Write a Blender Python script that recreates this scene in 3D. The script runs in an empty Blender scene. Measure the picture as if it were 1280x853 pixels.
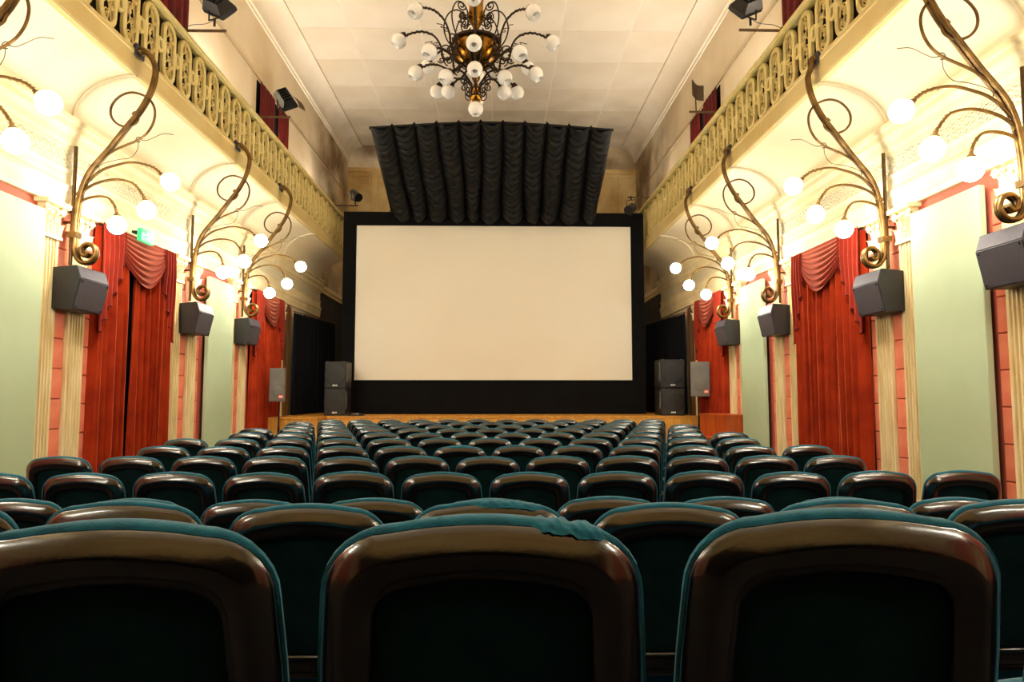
import bpy, bmesh, math, random
from math import sin, cos, pi, radians, sqrt, atan2, hypot
from mathutils import Vector, Matrix
random.seed(7)
S = bpy.context.scene
COL = S.collection

# ------------------------------------------------------------------ camera, world, exposure
CAMZ = 1.44
cd = bpy.data.cameras.new('camera'); cam = bpy.data.objects.new('camera', cd); COL.objects.link(cam)
cd.sensor_width = 36.0; cd.lens = 24.0; cd.clip_start = 0.05
cam.location = (0, 0, CAMZ)
cam.rotation_euler = (radians(90 + 4.3893), 0, radians(-1.3387))
S.camera = cam
w = bpy.data.worlds.new('world'); S.world = w; w.use_nodes = True
w.node_tree.nodes['Background'].inputs[0].default_value = (0.9, 0.75, 0.5, 1)
w.node_tree.nodes['Background'].inputs[1].default_value = 0.02
S.view_settings.view_transform = 'Standard'
S.view_settings.look = 'None'
S.view_settings.gamma = 1.0
S.view_settings.use_curve_mapping = False
S.view_settings.exposure = 1.45
LAMP = 38.0        # strength of the lit globe bulbs
FILL_LAMP = 480.0    # strength of unseen fill lamps added on the balconies to brighten the ceiling

# ------------------------------------------------------------------ dimensions (metres)
WL, WR = -4.75, 4.5          # side walls
YB, YR = 21.5, -4.2          # wall behind the screen, wall behind the camera
ZC = 9.4                     # ceiling
STAGE_Z = 0.95
SEATP, ROWP, SEATH = 0.538, 1.054, 0.957
TIER = {1: 0.291, 2: 0.146}
YEND = 18.2                  # end of the balconies

# ------------------------------------------------------------------ materials
def lin(c):
    c = c / 255.0
    return c / 12.92 if c <= 0.04045 else ((c + 0.055) / 1.055) ** 2.4
def rgb(r, g, b): return (lin(r), lin(g), lin(b), 1.0)
MATS = {}
def mat(name, col, rough=0.6, metal=0.0, col2=None, scale=6.0, detail=4.0, bump=0.0, bscale=40.0,
        spec=0.5, coat=0.0, sheen=0.0, emit=None, estr=0.0, objrand=0.0, stretch=(1, 1, 1), lo=0.35, hi=0.65, trans=0.0, stain=None, sheentint=None):
    m = bpy.data.materials.new(name); m.use_nodes = True; MATS[name] = m
    nt = m.node_tree; N = nt.nodes; L = nt.links; b = N['Principled BSDF']
    b.inputs['Base Color'].default_value = col
    b.inputs['Roughness'].default_value = rough
    b.inputs['Metallic'].default_value = metal
    b.inputs['Specular IOR Level'].default_value = spec
    if coat: b.inputs['Coat Weight'].default_value = coat; b.inputs['Coat Roughness'].default_value = 0.12
    if sheen: b.inputs['Sheen Weight'].default_value = sheen; b.inputs['Sheen Roughness'].default_value = 0.4
    if sheentint: b.inputs['Sheen Tint'].default_value = sheentint
    if trans: b.inputs['Transmission Weight'].default_value = trans
    if emit: b.inputs['Emission Color'].default_value = emit; b.inputs['Emission Strength'].default_value = estr
    tc = N.new('ShaderNodeTexCoord'); mp = N.new('ShaderNodeMapping'); mp.inputs['Scale'].default_value = stretch
    L.new(tc.outputs['Object'], mp.inputs[0])
    if col2:
        n = N.new('ShaderNodeTexNoise'); n.inputs['Scale'].default_value = scale; n.inputs['Detail'].default_value = detail
        L.new(mp.outputs[0], n.inputs['Vector'])
        r = N.new('ShaderNodeMapRange'); r.inputs[1].default_value = lo; r.inputs[2].default_value = hi
        L.new(n.outputs['Fac'], r.inputs[0])
        mx = N.new('ShaderNodeMix'); mx.data_type = 'RGBA'
        mx.inputs[6].default_value = col; mx.inputs[7].default_value = col2
        L.new(r.outputs[0], mx.inputs[0])
        out = mx.outputs[2]
        if objrand:
            oi = N.new('ShaderNodeObjectInfo'); hs = N.new('ShaderNodeHueSaturation')
            r2 = N.new('ShaderNodeMapRange'); r2.inputs[3].default_value = 1 - objrand; r2.inputs[4].default_value = 1 + objrand
            L.new(oi.outputs['Random'], r2.inputs[0]); L.new(r2.outputs[0], hs.inputs['Value']); L.new(out, hs.inputs['Color']); out = hs.outputs[0]
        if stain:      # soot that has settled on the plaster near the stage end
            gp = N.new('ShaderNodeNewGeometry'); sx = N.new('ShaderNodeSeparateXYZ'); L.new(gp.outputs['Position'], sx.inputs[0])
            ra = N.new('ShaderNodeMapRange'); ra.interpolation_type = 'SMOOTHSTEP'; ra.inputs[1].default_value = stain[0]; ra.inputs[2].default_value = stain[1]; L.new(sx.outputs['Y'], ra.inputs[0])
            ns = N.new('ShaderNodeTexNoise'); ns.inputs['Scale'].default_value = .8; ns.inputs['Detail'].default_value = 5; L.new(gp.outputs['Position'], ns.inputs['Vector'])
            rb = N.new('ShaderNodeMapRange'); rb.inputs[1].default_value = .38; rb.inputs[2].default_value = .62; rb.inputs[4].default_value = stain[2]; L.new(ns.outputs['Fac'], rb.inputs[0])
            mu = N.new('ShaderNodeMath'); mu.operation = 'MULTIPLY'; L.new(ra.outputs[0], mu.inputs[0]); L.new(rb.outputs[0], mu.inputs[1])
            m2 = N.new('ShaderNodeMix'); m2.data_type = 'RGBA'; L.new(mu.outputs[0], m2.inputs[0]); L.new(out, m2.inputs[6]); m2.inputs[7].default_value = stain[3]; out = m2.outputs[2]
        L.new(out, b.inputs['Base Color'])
    if bump:
        n2 = N.new('ShaderNodeTexNoise'); n2.inputs['Scale'].default_value = bscale; n2.inputs['Detail'].default_value = 3
        L.new(mp.outputs[0], n2.inputs['Vector'])
        bp = N.new('ShaderNodeBump'); bp.inputs['Strength'].default_value = bump; bp.inputs['Distance'].default_value = 0.01
        L.new(n2.outputs['Fac'], bp.inputs['Height']); L.new(bp.outputs[0], b.inputs['Normal'])
    return m
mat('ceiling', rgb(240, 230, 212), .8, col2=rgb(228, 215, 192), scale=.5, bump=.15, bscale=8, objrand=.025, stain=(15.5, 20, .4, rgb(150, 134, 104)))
mat('seam', rgb(243, 235, 219), .8)
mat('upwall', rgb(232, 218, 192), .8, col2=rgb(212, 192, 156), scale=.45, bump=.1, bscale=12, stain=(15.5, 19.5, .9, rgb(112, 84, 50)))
mat('backwall', rgb(226, 202, 144), .75, col2=rgb(180, 146, 86), scale=1.1)
mat('sooty', rgb(88, 68, 46), .85, col2=rgb(66, 48, 30), scale=.6)
mat('wire', rgb(150, 130, 98), .85)
mat('darkgrey', rgb(52, 52, 54), .8, col2=rgb(44, 44, 46), scale=2)
mat('cream', rgb(240, 226, 184), .55, col2=rgb(228, 208, 158), scale=2.5, bump=.1, bscale=25)
mat('cove', rgb(244, 234, 204), .7, col2=rgb(236, 222, 184), scale=.8)
mat('pilaster', rgb(238, 222, 176), .5, col2=rgb(214, 186, 128), scale=9, stretch=(1, 1, .18), bump=.15, bscale=40)
mat('railing', rgb(238, 222, 156), .45, col2=rgb(224, 202, 126), scale=7, bump=.15, bscale=30)
mat('ornament', rgb(236, 216, 146), .45, col2=rgb(214, 188, 114), scale=20)
mat('fascia', rgb(226, 204, 140), .45, col2=rgb(214, 188, 120), scale=1.5)
mat('pink', rgb(236, 138, 106), .6, col2=rgb(226, 120, 90), scale=5, bump=.1, objrand=.06)
mat('pinkjoint', rgb(186, 92, 70), .85)
mat('panel', rgb(182, 198, 162), .7, col2=rgb(170, 186, 148), scale=.8, bump=.05)
mat('red', rgb(158, 48, 16), .9, col2=rgb(132, 34, 11), scale=3, bump=.1, bscale=60, spec=.1, sheen=.9, sheentint=(1, .30, .12, 1))
mat('redswag', rgb(140, 40, 25), .85, col2=rgb(120, 31, 19), scale=3, bump=.1, bscale=60, spec=.1, sheen=.9, sheentint=(1, .36, .22, 1))
mat('darkred', rgb(96, 20, 14), .8, col2=rgb(70, 14, 10), scale=3, spec=.2)
mat('blackcloth', rgb(12, 12, 14), .9, spec=.15, col2=rgb(9, 9, 10), scale=4, bump=.2, bscale=30)
mat('blackdrape', rgb(12, 12, 16), .9, spec=.15, col2=rgb(9, 9, 12), scale=4, bump=.2)
mat('valance', rgb(10, 10, 9), .6, spec=.3, col2=rgb(7, 7, 6), scale=8, bump=.3, bscale=25)
mat('screen', rgb(238, 232, 215), .85, spec=.2, col2=rgb(235, 228, 210), scale=.4)
mat('teal', rgb(26, 104, 128), .85, col2=rgb(20, 90, 112), scale=30, bump=.3, bscale=300, sheen=.15, spec=.25)
mat('shell', rgb(5, 5, 5), .2, spec=.9, coat=.8, col2=rgb(7, 6, 6), scale=12, bump=.04, bscale=90)
mat('backpanel', rgb(7, 33, 34), .85, spec=.08, col2=rgb(5, 27, 28), scale=14, bump=.1, bscale=120)
mat('metalblack', rgb(20, 20, 20), .6, spec=.3)
mat('brass', rgb(124, 94, 48), .36, metal=.75, col2=rgb(84, 60, 28), scale=9, lo=.4, hi=.7)
mat('brassbright', rgb(160, 114, 36), .25, metal=.95, col2=rgb(108, 70, 22), scale=6)
mat('bronze', rgb(100, 74, 38), .45, metal=.5, col2=rgb(74, 52, 26), scale=10)
mat('glassoff', rgb(252, 252, 250), .2, spec=.6, coat=.3)
mat('bulboff', rgb(170, 168, 155), .5)
mat('globe', rgb(255, 250, 240), .4, emit=(1.0, 0.925, 0.78, 1), estr=LAMP)
mat('globefill', rgb(255, 250, 240), .4, emit=(1.0, 0.92, 0.78, 1), estr=FILL_LAMP)
mat('spkgrey', rgb(62, 56, 65), .45, col2=rgb(54, 49, 58), scale=30, bump=.1, bscale=200)
mat('spkdark', rgb(35, 33, 37), .45, col2=rgb(29, 28, 31), scale=20, bump=.1, bscale=200)
mat('pablack', rgb(22, 22, 21), .5, col2=rgb(17, 17, 16), scale=10, bump=.15, bscale=150)
mat('pagrille', rgb(38, 37, 34), .6, col2=rgb(29, 29, 27), scale=5, bump=.3, bscale=260)
mat('pagrey', rgb(112, 106, 96), .6, col2=rgb(98, 92, 83), scale=4, bump=.3, bscale=260)
mat('logowhite', rgb(230, 230, 225), .5)
mat('logored', rgb(225, 70, 50), .5)
mat('stagewood', rgb(228, 164, 66), .4, col2=rgb(202, 134, 46), scale=3, stretch=(6, 6, .6))
mat('podium', rgb(188, 84, 26), .35, col2=rgb(158, 62, 16), scale=3, stretch=(8, 8, .5))
mat('floor', rgb(26, 23, 21), .7, col2=rgb(19, 17, 15), scale=3, bump=.1)
mat('exitgreen', rgb(20, 120, 60), .4, emit=(0.02, 0.7, 0.2, 1), estr=.5)
mat('exitwhite', rgb(230, 255, 235), .4, emit=(0.6, 1, 0.7, 1), estr=.9)
mat('flood', rgb(17, 16, 15), .45, col2=rgb(13, 12, 11), scale=10, metal=.2)
mat('floodglass', rgb(120, 118, 105), .15, spec=.8)
mat('doordark', rgb(38, 24, 12), .8, spec=.2, col2=rgb(26, 16, 8), scale=3)
mat('chbronze', rgb(58, 40, 20), .45, metal=.6, col2=rgb(42, 28, 14), scale=10)
mat('cable', rgb(48, 42, 36), .7)
mat('doorwood', rgb(110, 78, 36), .5, col2=rgb(82, 54, 24), scale=3, stretch=(6, 6, .5))
# lace relief on the frieze: bump from a small repeating cell pattern
def lace_mat():
    m = mat('lace', rgb(240, 228, 190), .6)
    nt = m.node_tree; N = nt.nodes; L = nt.links; b = N['Principled BSDF']
    tc = N.new('ShaderNodeTexCoord'); v = N.new('ShaderNodeTexVoronoi'); v.inputs['Scale'].default_value = 11
    v.inputs['Randomness'].default_value = 0.12
    L.new(tc.outputs['Object'], v.inputs['Vector'])
    ms = N.new('ShaderNodeMath'); ms.operation = 'SINE'; mu = N.new('ShaderNodeMath'); mu.operation = 'MULTIPLY'; mu.inputs[1].default_value = 16
    L.new(v.outputs['Distance'], mu.inputs[0]); L.new(mu.outputs[0], ms.inputs[0])
    bp = N.new('ShaderNodeBump'); bp.inputs['Strength'].default_value = 1; bp.inputs['Distance'].default_value = .012
    L.new(ms.outputs[0], bp.inputs['Height']); L.new(bp.outputs[0], b.inputs['Normal'])
lace_mat()

# ------------------------------------------------------------------ mesh helpers
def catmull(pts, per=5, closed=False):
    pts = [Vector(p) for p in pts]; n = len(pts); out = []
    rng = range(n) if closed else range(n - 1)
    for i in rng:
        if closed: p0, p1, p2, p3 = pts[i - 1], pts[i], pts[(i + 1) % n], pts[(i + 2) % n]
        else: p0, p1, p2, p3 = pts[max(i - 1, 0)], pts[i], pts[i + 1], pts[min(i + 2, n - 1)]
        for k in range(per):
            t = k / per
            out.append(0.5 * ((2 * p1) + (p2 - p0) * t + (2 * p0 - 5 * p1 + 4 * p2 - p3) * t * t + (3 * p1 - p0 - 3 * p2 + p3) * t ** 3))
    if not closed: out.append(pts[-1])
    return out

class MB:
    def __init__(s): s.v = []; s.f = []
    def add(s, vs, fs):
        o = len(s.v); s.v += [tuple(p) for p in vs]; s.f += [[o + i for i in f] for f in fs]; return s
    def box(s, x0, x1, y0, y1, z0, z1):
        return s.add([(x0, y0, z0), (x1, y0, z0), (x1, y1, z0), (x0, y1, z0), (x0, y0, z1), (x1, y0, z1), (x1, y1, z1), (x0, y1, z1)],
                     [(0, 3, 2, 1), (4, 5, 6, 7), (0, 1, 5, 4), (1, 2, 6, 5), (2, 3, 7, 6), (3, 0, 4, 7)])
    def prism(s, poly, fn, a, b):
        """poly of 2-D points, fn(p, t) -> 3-D, extruded between t=a and t=b"""
        n = len(poly)
        vs = [fn(p, a) for p in poly] + [fn(p, b) for p in poly]
        return s.add(vs, [tuple(range(n - 1, -1, -1)), tuple(range(n, 2 * n))] + [(i, (i + 1) % n, n + (i + 1) % n, n + i) for i in range(n)])
    def loft(s, rings, cap0=True, cap1=True, closed=True):
        n = len(rings[0]); vs = [p for r in rings for p in r]; fs = []
        for j in range(len(rings) - 1):
            for i in range(n if closed else n - 1):
                a = j * n + i; b = j * n + (i + 1) % n
                fs.append((a, b, b + n, a + n))
        if cap0: fs.append(tuple(range(n - 1, -1, -1)))
        if cap1: fs.append(tuple(range((len(rings) - 1) * n, len(rings) * n)))
        return s.add(vs, fs)
    def lathe(s, prof, o=(0, 0, 0), axis=(0, 0, 1), n=16, cap=True):
        q = Vector((0, 0, 1)).rotation_difference(Vector(axis).normalized()); o = Vector(o)
        rings = []
        for r, z in prof:
            rings.append([o + q @ Vector((max(r, 1e-4) * cos(2 * pi * k / n), max(r, 1e-4) * sin(2 * pi * k / n), z)) for k in range(n)])
        return s.loft(rings, cap, cap)
    def tube(s, pts, r, n=6, per=0, closed=False):
        P = catmull(pts, per, closed) if per else [Vector(p) for p in pts]
        m = len(P); rings = []
        up = None
        for i, p in enumerate(P):
            t = (P[(i + 1) % m] - P[i - 1]) if closed else (P[min(i + 1, m - 1)] - P[max(i - 1, 0)])
            if t.length < 1e-9: t = Vector((0, 0, 1))
            t.normalize()
            if up is None:
                up = Vector((0, 1, 0)) if abs(t.y) < .9 else Vector((1, 0, 0))
            up = (up - t * up.dot(t))
            if up.length < 1e-6: up = t.orthogonal()
            up.normalize(); side = t.cross(up)
            rr = r(i / (m - 1)) if callable(r) else r
            rings.append([p + (up * cos(2 * pi * k / n) + side * sin(2 * pi * k / n)) * rr for k in range(n)])
        if closed: rings.append(rings[0]); return s.loft(rings, False, False)
        return s.loft(rings)
    def grid(s, nu, nv, fn):
        vs = [fn(i / nu, j / nv) for j in range(nv + 1) for i in range(nu + 1)]
        return s.add(vs, [(j * (nu + 1) + i, j * (nu + 1) + i + 1, (j + 1) * (nu + 1) + i + 1, (j + 1) * (nu + 1) + i) for j in range(nv) for i in range(nu)])
    def ball(s, c, r, n=8, m=6, sc=(1, 1, 1)):
        c = Vector(c); rings = []
        for j in range(1, m):
            a = -pi / 2 + pi * j / m
            rings.append([c + Vector((r * sc[0] * cos(a) * cos(2 * pi * k / n), r * sc[1] * cos(a) * sin(2 * pi * k / n), r * sc[2] * sin(a))) for k in range(n)])
        o = len(s.v); s.loft(rings, False, False)
        b = len(s.v); s.v += [tuple(c - Vector((0, 0, r * sc[2]))), tuple(c + Vector((0, 0, r * sc[2])))]
        L = o + (m - 2) * n
        for k in range(n):
            s.f.append([b, o + (k + 1) % n, o + k]); s.f.append([b + 1, L + k, L + (k + 1) % n])
        return s
    def mesh(s, name, m, smooth=True, angle=40, weld=False):
        me = bpy.data.meshes.new(name); me.from_pydata(s.v, [], s.f)
        bm = bmesh.new(); bm.from_mesh(me)
        if weld: bmesh.ops.remove_doubles(bm, verts=bm.verts, dist=1e-5)
        bmesh.ops.recalc_face_normals(bm, faces=bm.faces); bm.to_mesh(me); bm.free()
        me.materials.append(MATS[m])
        if smooth:
            me.polygons.foreach_set('use_smooth', [True] * len(me.polygons)); me.set_sharp_from_angle(angle=radians(angle))
        me.update(); return me
    def build(s, name, m, parent=None, **k):
        return link(name, s.mesh(name, m, **k), parent)

def link(name, me, parent=None, loc=None, rot=None, scale=None):
    o = bpy.data.objects.new(name, me); COL.objects.link(o)
    if parent: o.parent = parent
    if loc: o.location = loc
    if rot: o.rotation_euler = rot
    if scale: o.scale = scale
    return o
def empty(name, loc, rz=0):
    o = bpy.data.objects.new(name, None); COL.objects.link(o); o.location = loc; o.rotation_euler = (0, 0, rz)
    o.empty_display_size = .1; return o
def tag(o, label, cat=None, group=None, kind=None):
    o['label'] = label
    if cat: o['category'] = cat
    if group: o['group'] = group
    if kind: o['kind'] = kind
    return o
def struct(o, label, cat): return tag(o, label, cat, kind='structure')
TRIM = [0]
def trim_name(): TRIM[0] += 1; return 'trim_%d' % TRIM[0]

SIDES = {'L': dict(s=1, W=WL, ub=.74, nm='exit-sign wall'), 'R': dict(s=-1, W=WR, ub=.84, nm='podium-side wall')}
def P(sd, u, y, z): return (sd['W'] + sd['s'] * u, y, z)

# ================================================================== STRUCTURE
# ---- floor with two shallow risers at the rear
m = MB()
prof = [(YR, -.3), (YR, .437), (.88, .437), (.88, .291), (1.93, .291), (1.93, .146), (2.98, .146), (2.98, 0), (YB, 0), (YB, -.3)]
m.prism(prof, lambda p, t: (t, p[0], p[1]), WL, WR)
struct(m.build('floor', 'floor', smooth=False), 'dark floor stepping down from the rear rows to the stage', 'floor')

# ---- ceiling of plastered panels with paler seams
ce = MB().box(WL - .2, WR + .2, YR - .2, YB + .2, ZC, ZC + .2).build('ceiling', 'seam', smooth=False)
struct(ce, 'cream plaster ceiling of large panels with paler seams', 'ceiling')
pw, pl = (WR - WL) / 6, 1.42
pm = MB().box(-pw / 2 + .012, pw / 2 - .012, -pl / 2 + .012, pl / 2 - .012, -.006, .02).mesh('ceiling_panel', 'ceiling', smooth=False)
nrow = int((YB - YR) / pl) + 1
for j in range(nrow):
    for i in range(6):
        yy = YB - pl * (j + .5)
        if yy - pl / 2 < YR: continue
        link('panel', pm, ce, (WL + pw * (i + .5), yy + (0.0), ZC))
# coved cornice of the ceiling
for sd in SIDES.values():
    m = MB()
    pr = [(0, ZC - .55), (.03, ZC - .55), (.04, ZC - .5), (.07, ZC - .48)] + [(.07 + .38 * (1 - cos(a)), ZC - .48 + .42 * sin(a)) for a in [pi / 2 * k / 6 for k in range(1, 7)]] + [(.45, ZC), (0, ZC)]
    m.prism(pr, lambda p, t: P(sd, p[0], t, p[1]), YR, YB)
    struct(m.build(trim_name(), 'ceiling'), 'coved plaster cornice where the ceiling meets the ' + sd['nm'], 'cornice')

# ---- walls
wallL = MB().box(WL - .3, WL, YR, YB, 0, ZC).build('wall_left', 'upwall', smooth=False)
struct(wallL, 'cream side wall with the green exit sign', 'wall')
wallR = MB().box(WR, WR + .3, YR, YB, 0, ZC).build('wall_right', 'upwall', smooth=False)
struct(wallR, 'cream side wall on the podium side', 'wall')
WALL = {'L': wallL, 'R': wallR}
wb = MB().box(WL - .3, WR + .3, YB, YB + .3, 0, ZC).build('wall_back', 'backwall', smooth=False)
struct(wb, 'ochre panelled wall high behind the screen', 'wall')
wr = MB().box(WL - .3, WR + .3, YR - .3, YR, 0, ZC).build('wall_rear', 'backwall', smooth=False)
MB().box(WL, WR, YR, YR + .03, 0, 3.4).build('reflection_blackout', 'blackcloth', wr, smooth=False)  # unseen black sheet added so the seat-back rims reflect dark
struct(wr, 'ochre rear wall with an added black sheet low down that darkens seat reflections', 'wall')
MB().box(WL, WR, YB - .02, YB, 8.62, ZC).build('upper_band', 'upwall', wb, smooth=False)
MB().box(WL, WR, YB - .05, YB, 8.52, 8.62).box(WL, WR, YB - .08, YB, 8.6, 8.64).build('picture_rail', 'backwall', wb, smooth=False)
for x0, x1 in ((WL + .08, -4.0), (-3.86, -2.3), (-2.16, -.75), (-.6, .6), (.75, 2.1), (2.24, 3.78), (3.92, WR - .08)):
    m = MB(); z0, z1 = 5.2, 8.44
    for a, b, c, d in ((x0, x1, z1 - .07, z1), (x0, x1, z0, z0 + .07), (x0, x0 + .07, z0 + .07, z1 - .07), (x1 - .07, x1, z0 + .07, z1 - .07)):
        m.box(a, b, YB - .035, YB, c, d)
    m.build('panel_moulding', 'backwall', wb, smooth=False)
for q in range(2):   # lower stage part of the side walls: dark paint under a cream moulding
    sd = list(SIDES.values())[q]; dd = empty(trim_name(), (0, 0, 0)); struct(dd, 'dark grey dado under a cream moulding, stage end of the ' + sd['nm'], 'trim')
    MB().prism([(0, 0), (.02, 0), (.02, 4.16), (0, 4.16)], lambda p, t: P(sd, p[0], t, p[1]), YEND, YB).build('dark_dado', 'darkgrey', dd, smooth=False)
    MB().prism([(0, 4.16), (.05, 4.16), (.05, 4.22), (.09, 4.26), (.09, 4.36), (0, 4.4)], lambda p, t: P(sd, p[0], t, p[1]), YEND, YB).build('dado_moulding', 'cream', dd, smooth=False)
MB().box(WL, WR, YB - .03, YB, 0, 4.2).build('dark_dado', 'darkgrey', wb, smooth=False)

# ---- side wall architecture
PAIRS = [(-3.55, -2.75), (-.6, .2), (2.02, 2.9), (4.98, 5.80), (7.03, 7.85), (9.92, 10.77), (12.05, 12.9)]   # outer edges of pilaster pairs
POLES = [0.5 * (a + b) for a, b in PAIRS]
PILW = .295
CAPZ0, CAPZ1 = 3.1, 3.46
# shared pilaster meshes (local: x along the wall, y out of the wall (+), z up)
def pil_shaft():
    m = MB(); hw = PILW / 2; d = .055; pts = [(-hw, 0), (-hw, d)]
    nf = 5; fw = (PILW - .05) / nf
    for k in range(nf):
        x0 = -hw + .025 + k * fw
        pts += [(x0 + .008, d)] + [(x0 + fw / 2 - (fw / 2 - .008) * cos(a), d - .024 * sin(a)) for a in [pi * q / 6 for q in range(1, 6)]] + [(x0 + fw - .008, d)]
    pts += [(hw, d), (hw, 0)]
    m.prism(pts, lambda p, t: (p[0], p[1], t), .32, CAPZ0)
    return m.mesh('shaft', 'pilaster', smooth=False)
def pil_base():
    m = MB(); hw = PILW / 2
    m.box(-hw - .04, hw + .04, 0, .095, 0, .2); m.box(-hw - .025, hw + .025, 0, .08, .2, .25); m.box(-hw - .01, hw + .01, 0, .065, .25, .32)
    return m.mesh('base', 'pilaster', smooth=False)
def leaf(m, x, z, wd, h, d0, curl):
    """acanthus leaf: lobed tongue curling out of the wall at the tip"""
    def fn(a, b):
        ww = wd * (sin(pi * min(1, .18 + .82 * (1 - b))) * .55 + .45 * (1 - b)) * (1 + .16 * sin(b * pi * 7))
        xx = x + (a - .5) * ww
        rib = .012 * abs(sin(a * pi * 3)) + .02 * (1 - abs(2 * a - 1))
        return (xx, d0 + rib + curl * b ** 3, z + h * (b - .28 * max(0, b - .7) ** 2 * 6))
    m.grid(6, 8, fn)
def pil_capital():
    m = MB(); hw = PILW / 2
    m.box(-hw + .01, hw - .01, 0, .07, CAPZ0, CAPZ1 - .04)
    m.box(-hw - .012, hw + .012, 0, .09, CAPZ0 - .03, CAPZ0 + .005)
    m.box(-hw - .045, hw + .045, 0, .15, CAPZ1 - .045, CAPZ1)
    for x in (-.115, 0, .115): leaf(m, x, CAPZ0, .12, .15, .07, .05)
    for x in (-.06, .06): leaf(m, x, CAPZ0 + .06, .11, .18, .068, .06)
    for s in (-1, 1):       # corner volutes
        sp = [(s * (hw - .02 + .045 * (1 - t) * cos(2.2 * 2 * pi * t)), .105, CAPZ1 - .095 + .045 * (1 - t) * sin(2.2 * 2 * pi * t)) for t in [k / 22 for k in range(22)]]
        m.tube(sp, .011, 5); m.tube([(s * .02, .08, CAPZ1 - .2), (s * .07, .1, CAPZ1 - .1), (s * (hw - .02), .105, CAPZ1 - .05)], .012, 5, 4)
        sp = [(s * (.035 + .022 * (1 - t) * cos(4 * pi * t)), .1, CAPZ1 - .085 + .022 * (1 - t) * sin(4 * pi * t)) for t in [k / 14 for k in range(14)]]
        m.tube(sp, .008, 5)
    m.ball((0, .12, CAPZ1 - .03), .03)
    return m.mesh('capital', 'cream', smooth=True)
PSH, PBA, PCA = pil_shaft(), pil_base(), pil_capital()
BR = {}
def bricks(key, y0, y1, zs=0.02, zt=3.44, hgt=.325, off=0):
    sd = SIDES[key]; wd = y1 - y0
    if wd < .03: return
    k = ('%.3f' % wd)
    if k not in BR:
        a, h = wd / 2 - .004, hgt / 2 - .005
        BR[k] = MB().loft([[(-a, 0, -h), (a, 0, -h), (a, 0, h), (-a, 0, h)], [(-a, .022, -h), (a, .022, -h), (a, .022, h), (-a, .022, h)],
                           [(-a + .006, .03, -h + .006), (a - .006, .03, -h + .006), (a - .006, .03, h - .006), (-a + .006, .03, h - .006)]]).mesh('brick', 'pink', smooth=False)
    z = zs + off
    while z + hgt <= zt + .02:
        o = link('brick', BR[k], WALL[key], P(sd, 0, (y0 + y1) / 2, z + hgt / 2), (0, 0, -pi / 2 if key == 'L' else pi / 2))
        z += hgt
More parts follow.
